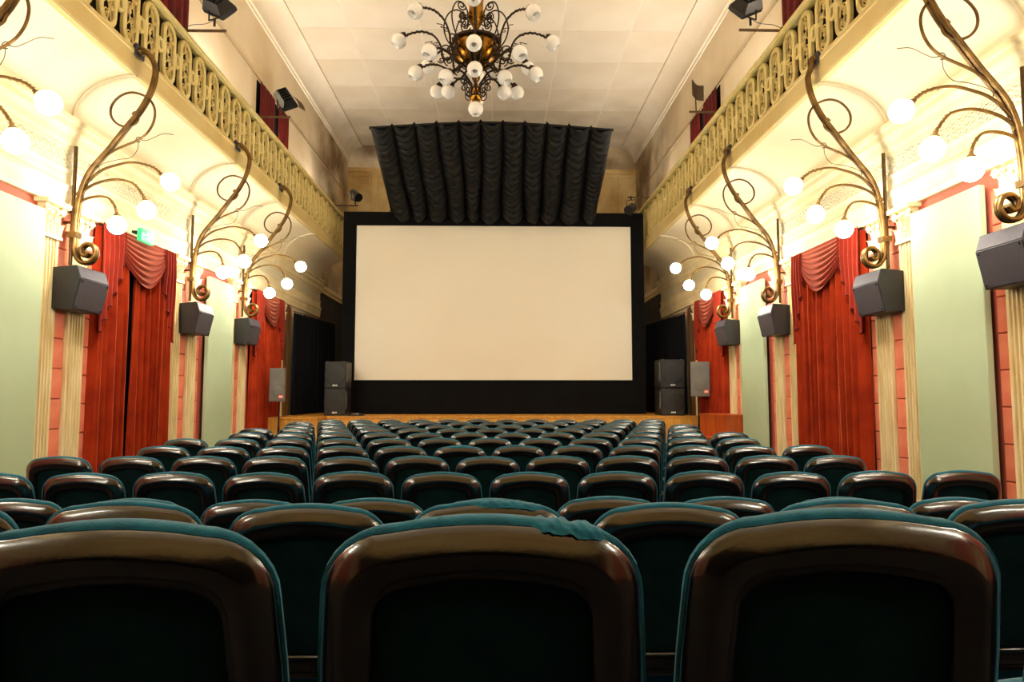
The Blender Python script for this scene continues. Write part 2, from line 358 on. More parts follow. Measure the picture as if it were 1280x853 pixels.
for key, sd in SIDES.items():
    rz = -pi / 2 if key == 'L' else pi / 2
    # plaster backing in joint colour for the lower wall
    MB().prism([(0, 0), (.006, 0), (.006, 3.5), (0, 3.5)], lambda p, t: P(sd, p[0], t, p[1]), YR, 15.7).build('lower_wall', 'pinkjoint', WALL[key], smooth=False)
    n = 0
    for a, b in PAIRS:
        for k, c in enumerate((a + PILW / 2, b - PILW / 2)):
            o = empty(trim_name(), P(sd, .006, c, 0), rz)
            side = 'facing the rear' if k == 0 else 'on the stage side of its pair'
            struct(o, 'cream fluted pilaster with leafy capital, paired under a bracket lamp on the ' + sd['nm'], 'pilaster')
            for nm, me in (('shaft', PSH), ('base', PBA), ('capital', PCA)): link(nm, me, o)
        if b > 4:
            bricks(key, a + PILW + .006, b - PILW - .006, off=0.06)
            bricks(key, a - .16, a - .006, off=.1); bricks(key, b + .006, b + .16, off=.0)
    for c in (14.98,):
        o = empty(trim_name(), P(sd, .006, c, 0), rz); struct(o, 'single cream fluted pilaster beside the stage on the ' + sd['nm'], 'pilaster')
        for nm, me in (('shaft', PSH), ('base', PBA), ('capital', PCA)): link(nm, me, o)
    # brown jamb and dark opening beside the stage
    o = MB().box(*sorted((sd['W'], sd['W'] + sd['s'] * .1)), 15.28, 15.5, 0, 3.4).build(trim_name(), 'doorwood', smooth=False)
    struct(o, 'brown wooden jamb beside the stage on the ' + sd['nm'], 'trim')
    MB().prism([(0, 3.1), (.05, 3.1), (.05, 3.4), (0, 3.4)], lambda p, t: P(sd, p[0], t, p[1]), 15.5, 15.75).build('brick', 'pink', WALL[key], smooth=False)
    # entablature
    m = MB()
    pr = [(0, 3.46), (.06, 3.46), (.06, 3.54), (.07, 3.54), (.07, 3.62), (.09, 3.66), (.09, 3.7), (.06, 3.74), (.06, 3.84), (.08, 3.88), (.055, 3.9), (0, 3.9)]
    m.prism(pr, lambda p, t: P(sd, p[0], t, p[1]), YR, YEND)
    o = m.build(trim_name(), 'cream', smooth=False); struct(o, 'cream entablature running above the pilasters of the ' + sd['nm'], 'cornice')
    m = MB().prism([(0, 3.9), (.05, 3.9), (.05, 4.1), (0, 4.1)], lambda p, t: P(sd, p[0], t, p[1]), YR, YEND)
    m.build('lace_frieze', 'lace', o, smooth=False)
    m = MB().prism([(0, 4.1), (.07, 4.1), (.07, 4.14), (.1, 4.16), (.11, 4.24), (.15, 4.3), (.15, 4.36), (.18, 4.38), (.18, 4.43), (0, 4.43)], lambda p, t: P(sd, p[0], t, p[1]), YR, YEND)
    m.build('crown', 'cream', o, smooth=False)
    # cove under the balcony
    ub = sd['ub']
    bal = empty('balcony', P(sd, 0, 7, 4.43)); bal.location = (0, 0, 0)
    struct(bal, 'balcony with coved cream underside along the ' + sd['nm'], 'balcony')
    cv = [(.06 + (ub - .06) * (1 - cos(a)), 4.43 + .54 * sin(a)) for a in [pi / 2 * k / 14 for k in range(15)]]
    m = MB(); m.prism([(0, 4.43)] + cv + [(ub, 5.0), (0, 5.0)], lambda p, t: P(sd, p[0], t, p[1]), YR, YEND)
    m.build('cove', 'cove', bal)
    for y in POLES + [14.98]:
        m = MB(); m.tube([P(sd, u + .004, y, z - .004) for u, z in cv], .016, 6); m.build('cove_rib', 'cove', bal)
    m = MB(); m.prism([(ub - .1, 4.97), (ub - .01, 4.965), (ub, 4.975), (ub + .008, 5.0), (ub + .008, 5.19), (ub + .02, 5.2), (ub + .02, 5.235), (ub, 5.25), (ub - .12, 5.25), (ub - .12, 5.0)], lambda p, t: P(sd, p[0], t, p[1]), YR, YEND)
    m.build('fascia', 'fascia', bal, smooth=False)
    m = MB(); m.prism([(0, 5.0), (ub - .12, 5.0), (ub - .12, 5.2), (0, 5.2)], lambda p, t: P(sd, p[0], t, p[1]), YR, YEND); m.build('deck', 'doorwood', bal, smooth=False)
    # picture wire high on the wall
    m = MB().prism([(0, 7.7), (.012, 7.7), (.018, 7.71), (.012, 7.72), (0, 7.72)], lambda p, t: P(sd, p[0], t, p[1]), YR, YB)
    m.build('conduit', 'wire', WALL[key], smooth=False)

# ---- stage
m = MB().box(WL, WR, 14.75, YB, 0, STAGE_Z - .04)
st = m.build('stage', 'stagewood', smooth=False); struct(st, 'low wooden stage with honey-coloured front', 'stage')
MB().box(WL, WR, 14.72, YB, STAGE_Z - .04, STAGE_Z).build('stage_floor', 'stagewood', st, smooth=False)
bw = .42; k = 0; x = WL
bmesh_board = MB().box(.004, bw - .004, 0, .025, .02, STAGE_Z - .05).mesh('board', 'stagewood', smooth=False)
while x + bw < WR + .01:
    link('board', bmesh_board, st, (x, 14.725, 0)); x += bw
MB().box(WL, -3.62, 13.95, 14.72, 0, STAGE_Z - .03).build('apron_wing', 'stagewood', st, smooth=False)
MB().box(WL, -3.6, 13.93, 14.72, STAGE_Z - .03, STAGE_Z + .005).build('apron_top', 'stagewood', st, smooth=False)

# ================================================================== SCREEN
SY = 16.3
sc = empty('projection_screen', (-.05, SY, STAGE_Z))
tag(sc, 'large blank cream cinema screen in a wide black masking frame', 'screen')
def rel(o, x, y, z): return (x - o.location.x, y - o.location.y, z - o.location.z)
def boxrel(o, name, x0, x1, y0, y1, z0, z1, mm):
    a = rel(o, x0, y0, z0); b = rel(o, x1, y1, z1)
    return MB().box(a[0], b[0], a[1], b[1], a[2], b[2]).build(name, mm, o, smooth=False)
boxrel(sc, 'screen_surface', -3.37, 3.27, SY - .02, SY, 1.7, 5.5, 'screen')
boxrel(sc, 'masking_top', -3.67, 3.57, SY - .06, SY + .1, 5.48, 5.81, 'blackcloth')
boxrel(sc, 'masking_side', -3.67, -3.36, SY - .06, SY + .1, STAGE_Z, 5.48, 'blackcloth')
boxrel(sc, 'masking_side', 3.26, 3.57, SY - .06, SY + .1, STAGE_Z, 5.48, 'blackcloth')
m = MB()
def mb(a, b): return rel(sc, -3.36 + 6.62 * a, SY - .05 - .01 * sin(a * 60) * (1 - b), STAGE_Z + (1.755 - STAGE_Z) * b - 0)
m.grid(120, 2, mb); m.build('masking_skirt', 'blackcloth', sc)
boxrel(sc, 'backing', -3.6, 3.5, SY, SY + .06, STAGE_Z, 5.6, 'blackcloth')

# ================================================================== RUFFLED VALANCE over the screen
va = empty('gathered_valance', (-.1, 15.1, 6.4))
tag(va, 'black ruffled festoon curtain slung below the ceiling above the screen', 'curtain')
NL = 11
T0, T1 = Vector((-2.68, 14.1, 7.10)), Vector((2.48, 14.1, 7.10))
B0, B1 = Vector((-2.53, 16.08, 5.79)), Vector((2.40, 16.08, 5.77))
nrm = Vector((0, -1.32, -1.98)).normalized()
lobe_r = random.Random(3)
def WOB(q, b): return b * b * (.06 * sin(q * 1.9 + 1) + .04 * sin(q * .8)) + .025 * b * sin(b * 7 + q)
for i in range(NL):
    m = MB(); ph = lobe_r.random() * 6; ln = lobe_r.uniform(.93, 1.05); dp = lobe_r.uniform(.15, .21)
    def fn(a, b):
        s = (i + a) / NL
        t = T0.lerp(T1, s) + Vector((0, 0, .15 * sin(pi * s))); bt = B0.lerp(B1, s)
        arch = sin(pi * a) ** .6
        # top edge: seams peak, lobes droop; bottom: lobes hang below the seams
        p = t.lerp(bt, b)
        p += nrm * (dp * arch * (.55 + .45 * min(1, b * 4)))
        p.z += -.07 * arch * (1 - b) ** 6 - .16 * ln * arch * b ** 5
        sw = b * 15 + ph + 1.0 * sin(pi * a) * -1 + .9 * sin(3.1 * b + ph)
        wr = sin(2 * pi * (sw + .25 * sin(5 * a + 9 * b + ph))) * (.3 + .7 * arch)
        wr2 = sin(2 * pi * (b * 24 - 1.2 * sin(pi * a) + .7 * a + ph * 2) + 4 * sin(6 * b + ph)) * arch
        p += nrm * (.017 * wr + .009 * wr2)
        p.x += .012 * sin(b * 40 + ph) * arch + WOB(i + a, b)
        return tuple(p - va.location)
    m.grid(12, 100, fn); m.build('gathered_lobe', 'valance', va, angle=180)
m = MB()
def fb(a, b):
    t = T0.lerp(T1, a) + Vector((0, .06, .12 * sin(pi * a) - .02)); bt = B0.lerp(B1, a) + Vector((0, .05, .02))
    return tuple(t.lerp(bt, b) - va.location)
m.grid(22, 2, fb); m.build('lining', 'blackcloth', va)
m = MB(); m.tube([rel(va, -2.7, 14.17, 7.06), rel(va, -.1, 14.17, 7.2), rel(va, 2.5, 14.17, 7.06)], .03, 6, 8); m.build('batten', 'metalblack', va)
m = MB(); m.tube([rel(va, -2.55, 16.13, 5.8), rel(va, 2.42, 16.13, 5.78)], .025, 6); m.build('batten', 'metalblack', va)
for x, y, z in ((-1.7, 14.17, 7.16), (1.5, 14.17, 7.16), (-1.7, 16.13, 5.8), (1.5, 16.13, 5.8)):
    MB().tube([rel(va, x, y, z), rel(va, x, y, ZC)], .0015, 4).build('suspension_cable', 'ceiling', va)

# ================================================================== BALUSTRADES
PITCH = .44
def stadium(w, h, n=8):
    r = w / 2; pts = []
    for k in range(n + 1): a = pi * k / n; pts.append((r * cos(a), h / 2 - r + r * sin(a)))
    for k in range(n + 1): a = pi + pi * k / n; pts.append((r * cos(a), -h / 2 + r + r * sin(a)))
    return pts
def ring_mesh(name, w, h, th, d, mm, n=8):
    o, i_ = stadium(w, h, n), stadium(w - 2 * th, h - 2 * th, n)
    o2, i2 = stadium(w - .03, h - .03, n), stadium(w - 2 * th + .02, h - 2 * th + .02, n)
    f = lambda L, y: [(x, y, z) for x, z in L]
    rings = [f(o, d / 2), f(o, -d / 2 + .012), f(o2, -d / 2), f(i2, -d / 2), f(i_, -d / 2 + .012), f(i_, d / 2), f(o, d / 2)]
    m = MB(); m.loft(rings, False, False); return m.mesh(name, mm, angle=35, weld=True)
OVAL = ring_mesh('oval', .32, .775, .062, .05, 'railing')
LINKM = ring_mesh('link', .15, .2, .045, .042, 'railing', 6)
def ornament():
    m = MB()
    def spiral(cx, cz, r, s, turns=1.4, a0=0):
        return [(cx + s * r * (1 - .85 * t) * cos(a0 + turns * 2 * pi * t), 0, cz + r * (1 - .85 * t) * sin(a0 + turns * 2 * pi * t)) for t in [k / 14 for k in range(15)]]
    for k, z in enumerate((-.24, -.08, .08, .24)):
        s = 1 if k % 2 else -1
        m.tube(spiral(s * .012, z, .06, s, 1.5, -pi / 2), .0085, 5)
        m.ball((s * .012, -.006, z), .016, 6, 4)
        m.tube([(-s * .07, 0, z - .07), (-s * .03, -.012, z), (-s * .055, 0, z + .09)], .009, 5, 4)
        m.ball((-s * .05, -.012, z + .075), .024, 6, 4, (1, 1, 1.4))
    m.tube([(0, 0, -.32), (.03, 0, -.16), (-.03, 0, 0), (.03, 0, .16), (0, 0, .32)], .009, 5, 5)
    return m.mesh('ornament', 'ornament')
ORN = ornament()
for key, sd in SIDES.items():
    ub = sd['ub']; base = P(sd, ub - .055, 3.2, 5.25)
    r = empty('balcony_railing', base, -pi / 2 if key == 'L' else pi / 2)
    tag(r, 'cream openwork railing of tall ovals on the balcony of the ' + sd['nm'], 'railing')
    sg = -1 if key == 'L' else 1      # local x runs along -Y on the left, +Y on the right
    ln = YEND - 3.2
    def lx(y): return sg * (y - 3.2)
    # left: rz=-90 -> local +x = world -y, local -y = world -x ; flip so the front (-y local) faces the hall
    r.rotation_euler = (0, 0, pi / 2 if key == 'L' else -pi / 2)
    def lx(y): return (y - 3.2) if key == 'L' else -(y - 3.2)
    n = int(ln / PITCH)
    for k in range(n):
        y = 3.2 + PITCH * (k + .5)
        o = link('oval', OVAL, r, (lx(y), 0, .395))
        link('ornament', ORN, o)
        if k < n - 1: link('link', LINKM, r, (lx(y + PITCH / 2), 0, .395))
    xa, xb = sorted((lx(3.2), lx(YEND)))
    m = MB(); pr = [(-.07, .785), (.06, .785), (.07, .80), (.07, .835), (.05, .85), (-.06, .85), (-.08, .835), (-.08, .80)]
    m.prism(pr, lambda p, t: (t, p[0], p[1]), xa, xb); m.build('handrail', 'railing', r, smooth=False)
    MB().box(xa, xb, .05, .06, .0, .80).build('backing_board', 'doordark', r, smooth=False)
    MB().box(xa, xb, -.045, .05, 0, .02).build('bottom_rail', 'railing', r, smooth=False)

# ================================================================== UPPER DOOR CURTAINS (behind the balcony)
def fold_drape(sd, y0, y1, z0, z1, u0, amp, nf, seed, taper=0.0, hem=0.0):
    rr = random.Random(seed); ph = [rr.uniform(-.9, .9) for _ in range(nf + 2)]; am = [rr.uniform(.55, 1.2) for _ in range(nf + 2)]
    m = MB()
    def fn(a, b):
        z = z1 + (z0 - z1) * b
        q = a * nf; i = int(min(q, nf - 1)); fr = q - i
        A = am[i] * (1 - fr) + am[i + 1] * fr; F = ph[i] * (1 - fr) + ph[i + 1] * fr
        ang = pi * q + F * .5 + .2 * sin(2.3 * b + seed); d = (1.7 * abs(sin(ang)) ** .8 - 1) * A + .25 * sin(4.3 * pi * q + F * 2)
        aa = a + .012 * sin(3 * b + 9 * a + seed)
        yc = (y0 + y1) / 2; wd = (y1 - y0) * (1 - taper * b)
        y = yc + (aa - .5) * wd if not taper else (y0 + aa * wd)
        return P(sd, u0 + amp * d * (.5 + .5 * min(1, b * 3 + .2)), y, z + hem * sin(2 * pi * q))
    m.grid(nf * 10, 16, fn); return m
def inroot(m, o):
    m.v = [(x - o.location.x, y - o.location.y, z - o.location.z) for x, y, z in m.v]; return m
for key, sd in SIDES.items():
    for q, (ya, yb) in enumerate(((3.9, 5.8), (8.2, 10.1), (13.2, 15.1))):
        if q == 0: continue
        o = empty('door_curtain', P(sd, .06, (ya + yb) / 2, 5.2))
        tag(o, 'dark red curtain in a balcony doorway on the %s, %s' % (sd['nm'], 'nearer the stage' if q == 2 else 'farther from the stage'), 'curtain', 'balcony door curtains')
        mid = ya + (yb - ya) * (.42 if q == 1 else .6)
        inroot(fold_drape(sd, ya, mid - .18, 5.22, 7.62, .07, .03, 5, q), o).build('drape', 'darkred', o)
        inroot(fold_drape(sd, mid + .08, yb, 5.22, 7.62, .07, .03, 5, q + 5), o).build('drape', 'darkred', o)
        inroot(MB().prism([(.0, 5.2), (.01, 5.2), (.01, 7.64), (0, 7.64)], lambda p, t: P(sd, p[0], t, p[1]), ya, yb), o).build('doorway', 'blackcloth', o, smooth=False)

# ================================================================== RED SWAGGED CURTAINS on the side walls
def swag_curtain(key, ya, yb, gap, label, seed):
    sd = SIDES[key]; W_ = yb - ya; zt = 3.44
    o = empty('swag_curtain', P(sd, .1, (ya + yb) / 2, 0)); tag(o, label, 'curtain', 'red swagged wall curtains')
    inroot(MB().prism([(.008, .0), (.02, .0), (.02, zt - .06), (.008, zt - .06)], lambda p, t: P(sd, p[0], t, p[1]), ya + .06, yb - .06), o).build('doorway', 'blackcloth', o, smooth=False)
    if gap:
        g = ya + W_ * .42
        inroot(fold_drape(sd, ya, g - .05, .03, zt - .04, .10, .085, 5, seed), o).build('drape', 'red', o)
        inroot(fold_drape(sd, g + .06, yb, .03, zt - .04, .10, .085, 7, seed + 1), o).build('drape', 'red', o)
    else:
        g = ya + W_ * .47
        inroot(fold_drape(sd, ya, g + .03, .03, zt - .04, .10, .085, 5, seed), o).build('drape', 'red', o)
        inroot(fold_drape(sd, g - .01, yb, .03, zt - .04, .10, .085, 6, seed + 1), o).build('drape', 'red', o)
    # swag: pleats converge on both upper corners and sag in the middle
    s0, s1 = ya + W_ * .17, ya + W_ * .88
    m = MB()
    def fs(a, b):
        y = s0 + (s1 - s0) * (a + .035 * sin(2 * pi * a) * b)
        sag = (4 * a * (1 - a)) ** .85
        z = zt - .03 * b - .14 * b * abs(2 * a - 1) ** 2 - sag * (.60 * b ** 1.15)
        f = (sin(2 * pi * (b * 8.0 + .1 * sin(3 * a)))) * (.25 + .75 * sag) * min(1, b * 4)
        return P(sd, .15 + .055 * sag * (b ** .6) + .024 * f, y, z - .012 * f)
    m.grid(28, 70, fs); inroot(m, o).build('swag', 'redswag', o, angle=180)
    # jabots: stepped cascades either side
    for q, (j0, j1, npl) in enumerate(((ya - .03, s0 + .17, 5), (yb + .03, s1 - .08, 4))):
        m = MB()
        def fj(a, b):
            # a: 0 outer edge .. 1 inner edge ; cascade hem from low outer to high inner with zig-zag pleats
            y = j0 + (j1 - j0) * (a + .03 * sin(2 * pi * npl * a) * b)
            tri = abs(((a * npl) % 1) * 2 - 1)
            hem = 2.12 + (2.98 - 2.12) * a ** 1.1 + .075 * (tri - .5)
            z = zt + (hem - zt) * b
            return P(sd, .16 + .03 * sin(2 * pi * npl * a + .6) * (.4 + .6 * b) + .012 * sin(b * 5), y, z)
        m.grid(npl * 12, 18, fj); inroot(m, o).build('jabot', 'redswag', o, angle=60)
        m = MB()
        inroot(m.tube([fj(k / (npl * 12), 1) for k in range(npl * 12 + 1)], .008, 5), o).build('fringe', 'darkred', o)
    inroot(MB().tube([P(sd, .1, ya - .02, zt - .01), P(sd, .1, yb + .02, zt - .01)], .018, 6), o).build('curtain_rail', 'brass', o)
    return o
swag_curtain('L', 7.98, 9.74, True, 'red swagged curtain parted to a dark gap below the green exit sign', 1)
swag_curtain('L', 13.1, 14.76, True, 'red swagged curtain beside the stage on the exit-sign wall', 11)
swag_curtain('R', 7.98, 9.78, False, 'closed red swagged curtain between paired pilasters on the podium-side wall', 21)
swag_curtain('R', 12.98, 14.7, False, 'red swagged curtain behind the orange podium beside the stage', 31)

# ================================================================== PALE GREEN WALL PANELS
for key, sd in SIDES.items():
    for y0, y1, lab in ((5.97, 7.0, 'farther from the stage'), (11.05, 12.06, 'nearer the stage')):
        o = empty('acoustic_panel', P(sd, .03, (y0 + y1) / 2, 0)); tag(o, 'tall pale green wall panel on the %s, %s' % (sd['nm'], lab), 'panel', 'pale green wall panels')
        m = MB(); hw = (y1 - y0) / 2
        xs = sorted((sd['s'] * .035, sd['s'] * .1)); m.box(xs[0], xs[1], -hw, hw, .1, 3.33)
        ob = m.build('panel_board', 'panel', o, smooth=False); bv = ob.modifiers.new('b', 'BEVEL'); bv.width = .008; bv.segments = 2
        for yy in (-hw + .06, hw - .12):
            xs = sorted((sd['s'] * .002, sd['s'] * .036)); MB().box(xs[0], xs[1], yy, yy + .06, 0, 3.2).build('batten', 'metalblack', o, smooth=False)

# ================================================================== SCROLL BRACKET LAMPS
STEM = [(0.775, 5.238), (0.831, 5.243), (0.915, 5.151), (0.956, 5.021), (0.92, 4.807), (0.814, 4.576), (0.648, 4.345), (0.482, 4.115), (0.316, 3.905), (0.23, 3.732), (0.185, 3.524), (0.165, 3.3), (0.165, 3.121), (0.17, 3.0), (0.20, 2.91), (0.26, 2.855), (0.345, 2.865), (0.395, 2.945), (0.375, 3.03), (0.305, 3.06), (0.25, 3.02), (0.25, 2.955), (.295, 2.93), (.32, 2.965)]
RING = [(0.26, 3.86), (0.518, 4.097), (0.81, 4.239), (0.928, 4.37), (0.967, 4.513), (0.944, 4.632), (0.861, 4.724), (0.718, 4.772), (0.587, 4.735), (0.494, 4.628), (0.487, 4.508), (0.553, 4.417), (0.655, 4.382), (0.759, 4.419), (0.789, 4.487), (0.754, 4.548), (0.719, 4.52)]
ARMS = [[(0.15, 3.606), (0.376, 3.86), (0.594, 3.952), (0.765, 3.977), (0.937, 3.937), (1.03, 3.88), (1.11, 3.80)],
        [(0.12, 3.502), (0.261, 3.679), (0.428, 3.761), (0.601, 3.784), (0.752, 3.745), (0.825, 3.674), (0.88, 3.593), (.905, 3.54)],
        [(0.095, 3.399), (0.22, 3.543), (0.366, 3.592), (0.488, 3.581), (0.552, 3.518), (0.585, 3.45), (.598, 3.37)]]
GLOBES = [(1.165, 3.76), (0.921, 3.44), (0.606, 3.27)]
def xz(L, dy=0): return [(u, dy, z) for u, z in L]
def bm_stem(ub):
    m = MB(); STEM[0] = (ub + .03, 5.238); STEM[1] = (max(.831, ub + .07), 5.243)
    for dy in (-.022, .022): m.tube(xz(STEM, dy), lambda t: .024 if t > .12 else .024 + .012 * (1 - t / .12), 7, 4)
    return m.mesh('stem', 'brass', angle=180)
def bm_ring():
    m = MB(); m.tube(xz(RING), .013, 6, 4); return m.mesh('spiral', 'brass', angle=180)
def bm_arm(L, k):
    m = MB(); m.tube(xz(L), lambda t: .016 - .006 * t, 6, 5)
    P_ = catmull(xz(L), 6); n = len(P_); rr = random.Random(k)
    for q in range(int(n * .55), n - 2, 1):        # leafy sheath near the tip
        d = (P_[q + 1] - P_[q]).normalized(); s = 1 if q % 2 else -1
        up = Vector((-d.z, 0, d.x)) * s
        m.tube([P_[q], P_[q] + d * .035 + up * .02 + Vector((0, rr.uniform(-.012, .012), 0))], lambda t: .009 * (1 - t) + .001, 4)
    c = L[1]; m.tube([(c[0] - .02 + .03 * cos(a), 0, c[1] + .045 + .03 * sin(a)) for a in [-.5 + 4.4 * k / 10 for k in range(11)]], .005, 5)
    return m.mesh('arm', 'brass', angle=180)
def bm_tendril():
    m = MB(); m.tube(xz([(0.81, 4.237), (0.88, 4.225), (0.959, 4.256), (1.063, 4.303), (1.178, 4.295)]), .004, 4, 4)
    m.tube(xz([(0.80, 4.23), (.79, 4.12), (.72, 4.03), (.6, 4.01), (.45, 3.97), (.33, 3.9)]), .004, 4, 4)
    m.tube([(.8 + .03 * cos(a), 0, 4.235 + .03 * sin(a)) for a in [k * .6 for k in range(10)]], .005, 4)
    return m.mesh('tendril', 'bronze', angle=180)
def bm_globe():
    m = MB(); m.ball((0, 0, 0), .096, 16, 10); return m.mesh('globe', 'globe', angle=180)
def bm_globefill():
    m = MB(); m.ball((0, 0, 0), .06, 12, 8); return m.mesh('globe', 'globefill', angle=180)
GLBU = bm_globefill()
def bm_cup():
    m = MB(); m.lathe([(.012, .16), (.02, .13), (.035, .118), (.045, .098), (.03, .09)], n=10); return m.mesh('socket', 'brass')
RNG, TEN, GLB, CUP = bm_ring(), bm_tendril(), bm_globe(), bm_cup()
ARMM = [bm_arm(a, k) for k, a in enumerate(ARMS)]
def polem():
    m = MB(); m.tube([(.125, 0, 2.83), (.125, 0, 4.15)], .02, 8); m.tube([(.0, 0, 3.3), (.125, 0, 3.3)], .015, 6); return m.mesh('pole', 'bronze', angle=50)
def clampm():
    m = MB(); m.box(.095, .2, -.055, .055, 3.13, 3.19); return m.mesh('clamp', 'brass', smooth=False)
POL, CLA = polem(), clampm()
def platem(ub):
    m = MB(); m.box(ub + .021, ub + .04, -.09, .09, 5.17, 5.3); m.box(ub + .0, ub + .021, -.08, .08, 5.255, 5.295); return m.mesh('mounting_plate', 'spkgrey', smooth=False)
ORD = {6: 'nearest the stage', 5: 'second from the stage', 4: 'third from the stage', 3: 'fourth from the stage', 2: 'fifth from the stage', 1: 'sixth from the stage', 0: 'seventh from the stage'}
SPK = {}
def wall_speaker_mesh():
    # profile in (u, z); width along y
    pr = [(.05, 2.775), (.30, 2.80), (.345, 2.655), (.275, 2.33), (.06, 2.335)]
    m = MB(); m.prism(pr, lambda p, t: (p[0], t, p[1]), -.27, .27); return m.mesh('cabinet', 'spkdark', smooth=False)
def spk_front(z0, z1, u0, u1, off, name, mm):
    m = MB(); d = Vector((u1 - u0, 0, z1 - z0)); n = Vector((d.z, 0, -d.x)).normalized(); n = n if n.x > 0 else -n
    a, b = Vector((u0, 0, z0)), Vector((u1, 0, z1)); h = .258
    e = d.normalized() * .012; a += e; b -= e
    q = [a + Vector((0, -h, 0)), a + Vector((0, h, 0)), b + Vector((0, h, 0)), b + Vector((0, -h, 0))]
    m.loft([q, [p + n * off for p in q]]); return m.mesh(name, mm, smooth=False)
SPKC = wall_speaker_mesh(); SPKG = spk_front(2.33, 2.655, .275, .345, .008, 'grille', 'spkgrey'); SPKT = spk_front(2.655, 2.80, .345, .30, .006, 'baffle', 'spkgrey')
def screws():
    return MB().ball((0, 0, 0), .011, 6, 4).mesh('screw', 'metalblack')
SPKS = screws()
for key, sd in SIDES.items():
    plate = platem(sd['ub']); STM = bm_stem(sd['ub'])
    for k, y in enumerate(POLES):
        if k < 1: continue
        o = empty('bracket_lamp', P(sd, 0, y, 0)); o.scale = (sd['s'], 1, 1)
        tag(o, 'brass scroll bracket with three lit globes on the %s, %s' % (sd['nm'], ORD[k]), 'lamp', 'brass bracket lamps')
        link('pole', POL, o); link('stem', STM, o); link('clamp', CLA, o); link('mounting_plate', plate, o); link('spiral', RNG, o); link('tendril', TEN, o)
        for q in range(3):
            a = link('arm', ARMM[q], o, (0, 0, 0))
            u, z = GLOBES[q]; dy = 0
            g = link('globe', GLB, o, (u, dy, z))
            c = link('socket', CUP, o, (u, dy, z), (0, {0: -.9, 1: -.25, 2: -.05}[q], 0))
        s = empty('wall_speaker', P(sd, 0, y + .09, 0)); s.scale = (sd['s'], 1, 1)
        tag(s, 'angled grey wall speaker below a lamp on the %s, %s' % (sd['nm'], ORD[k]), 'speaker', 'angled wall speakers')
        link('cabinet', SPKC, s); link('grille', SPKG, s); link('baffle', SPKT, s); 
        for sy in (-.23, .23):
            for u, z in ((.290, 2.36), (.352, 2.63)): link('screw', SPKS, s, (u, sy, z))
        MB().box(0, .055, -.05, .05, 2.45, 2.7).build('wall_mount', 'metalblack', s, smooth=False)

# ================================================================== FILL LAMPS added out of sight behind the railing to brighten the ceiling
BOWL = MB().lathe([(.02, -.16), (.07, -.15), (.12, -.10), (.15, -.02), (.155, .02), (.145, .02), (.135, -.02), (.105, -.09), (.06, -.13), (.02, -.14)], n=18).mesh('bowl', 'brass', angle=40)
UST = MB().lathe([(.12, 0), (.12, .012), (.03, .03), (.014, .05), (.014, .68)], n=12).mesh('stand', 'bronze', angle=40)
for key, sd in SIDES.items():
    for k, y in enumerate((17.0, 14.0, 11.0, 8.0, 5.0, 2.0, -1.0)):
        o = empty('fill_uplighter', P(sd, .3, y, 5.2))
        tag(o, 'unseen fill lamp added on the %s balcony deck, %s' % (sd['nm'], ORD[6 - k]), 'lamp', 'added balcony fill lamps')
        link('stand', UST, o); link('bowl', BOWL, o, (0, 0, .82)); link('globe', GLBU, o, (0, 0, .775))

# ================================================================== EXIT SIGN
o = empty('exit_sign', P(SIDES['L'], .24, 8.72, 3.36)); tag(o, 'small glowing green exit sign above the parted red curtain', 'sign')
MB().box(.0, .05, -.165, .165, .0, .16).build('housing', 'exitgreen', o, smooth=False)
m = MB()      # running figure, door and arrow
m.box(.05, .054, .06, .15, .02, .15); m.ball((.053, -.0, .13), .014, 6, 4, (.3, 1, 1))
m.tube([(.053, 0, .115), (.053, .012, .08), (.053, -.01, .055), (.053, -.035, .04)], .008, 4); m.tube([(.053, .012, .08), (.053, .025, .05), (.053, .02, .025)], .008, 4)
m.tube([(.053, -.03, .095), (.053, 0, .105), (.053, .03, .09)], .006, 4)
m.box(.05, .054, -.13, -.06, .08, .092); m.add([(.054, -.15, .086), (.054, -.12, .11), (.054, -.12, .062)], [(0, 1, 2)])
m.build('pictogram', 'exitwhite', o, smooth=False)
MB().box(-.13, .0, -.05, .05, .12, .15).build('bracket', 'metalblack', o, smooth=False)

# ================================================================== CHANDELIER
CX_, CY_ = -.25, 8.0
ch = empty('chandelier', (CX_, CY_, ZC)); tag(ch, 'large brass chandelier with tiers of unlit white glass globes', 'chandelier')
z0 = -ZC
def C3(r, a, z): return (r * cos(a), r * sin(a), z - ZC)
MB().lathe([(.015, -ZC + 6.5), (.015, -.12)], n=8).build('rod', 'chbronze', ch)
MB().lathe([(.03, -.2), (.12, -.1), (.16, -.02), (.16, .0)], n=16).build('canopy', 'brassbright', ch)
MB().lathe([(r, z - ZC) for r, z in ((.02, 5.80), (.05, 5.83), (.035, 5.87), (.06, 5.92), (.098, 5.98), (.105, 6.03), (.09, 6.10), (.085, 6.2), (.11, 6.3), (.10, 6.36), (.05, 6.42), (.03, 6.5), (.02, 6.55))], n=18).build('upper_vase', 'brassbright', ch)
MB().lathe([(r, z - ZC) for r, z in ((.03, 5.2), (.05, 5.24), (.045, 5.3), (.06, 5.36), (.13, 5.39), (.21, 5.45), (.272, 5.54), (.285, 5.6), (.265, 5.66), (.25, 5.72), (.17, 5.735), (.06, 5.75), (.05, 5.8), (.02, 5.83))], n=24).build('bowl', 'brassbright', ch)
m = MB()
for k in range(10):
    a = 2 * pi * k / 10; m.tube([C3(.065, a, 5.35), C3(.135, a, 5.385), C3(.215, a, 5.445), C3(.277, a, 5.535), C3(.29, a, 5.6), C3(.27, a, 5.67)], .009, 5, 3)
m.lathe([(.25, 5.66 - ZC), (.295, 5.67 - ZC), (.295, 5.70 - ZC), (.25, 5.71 - ZC)], n=24)
m.build('bowl_ribs', 'chbronze', ch)
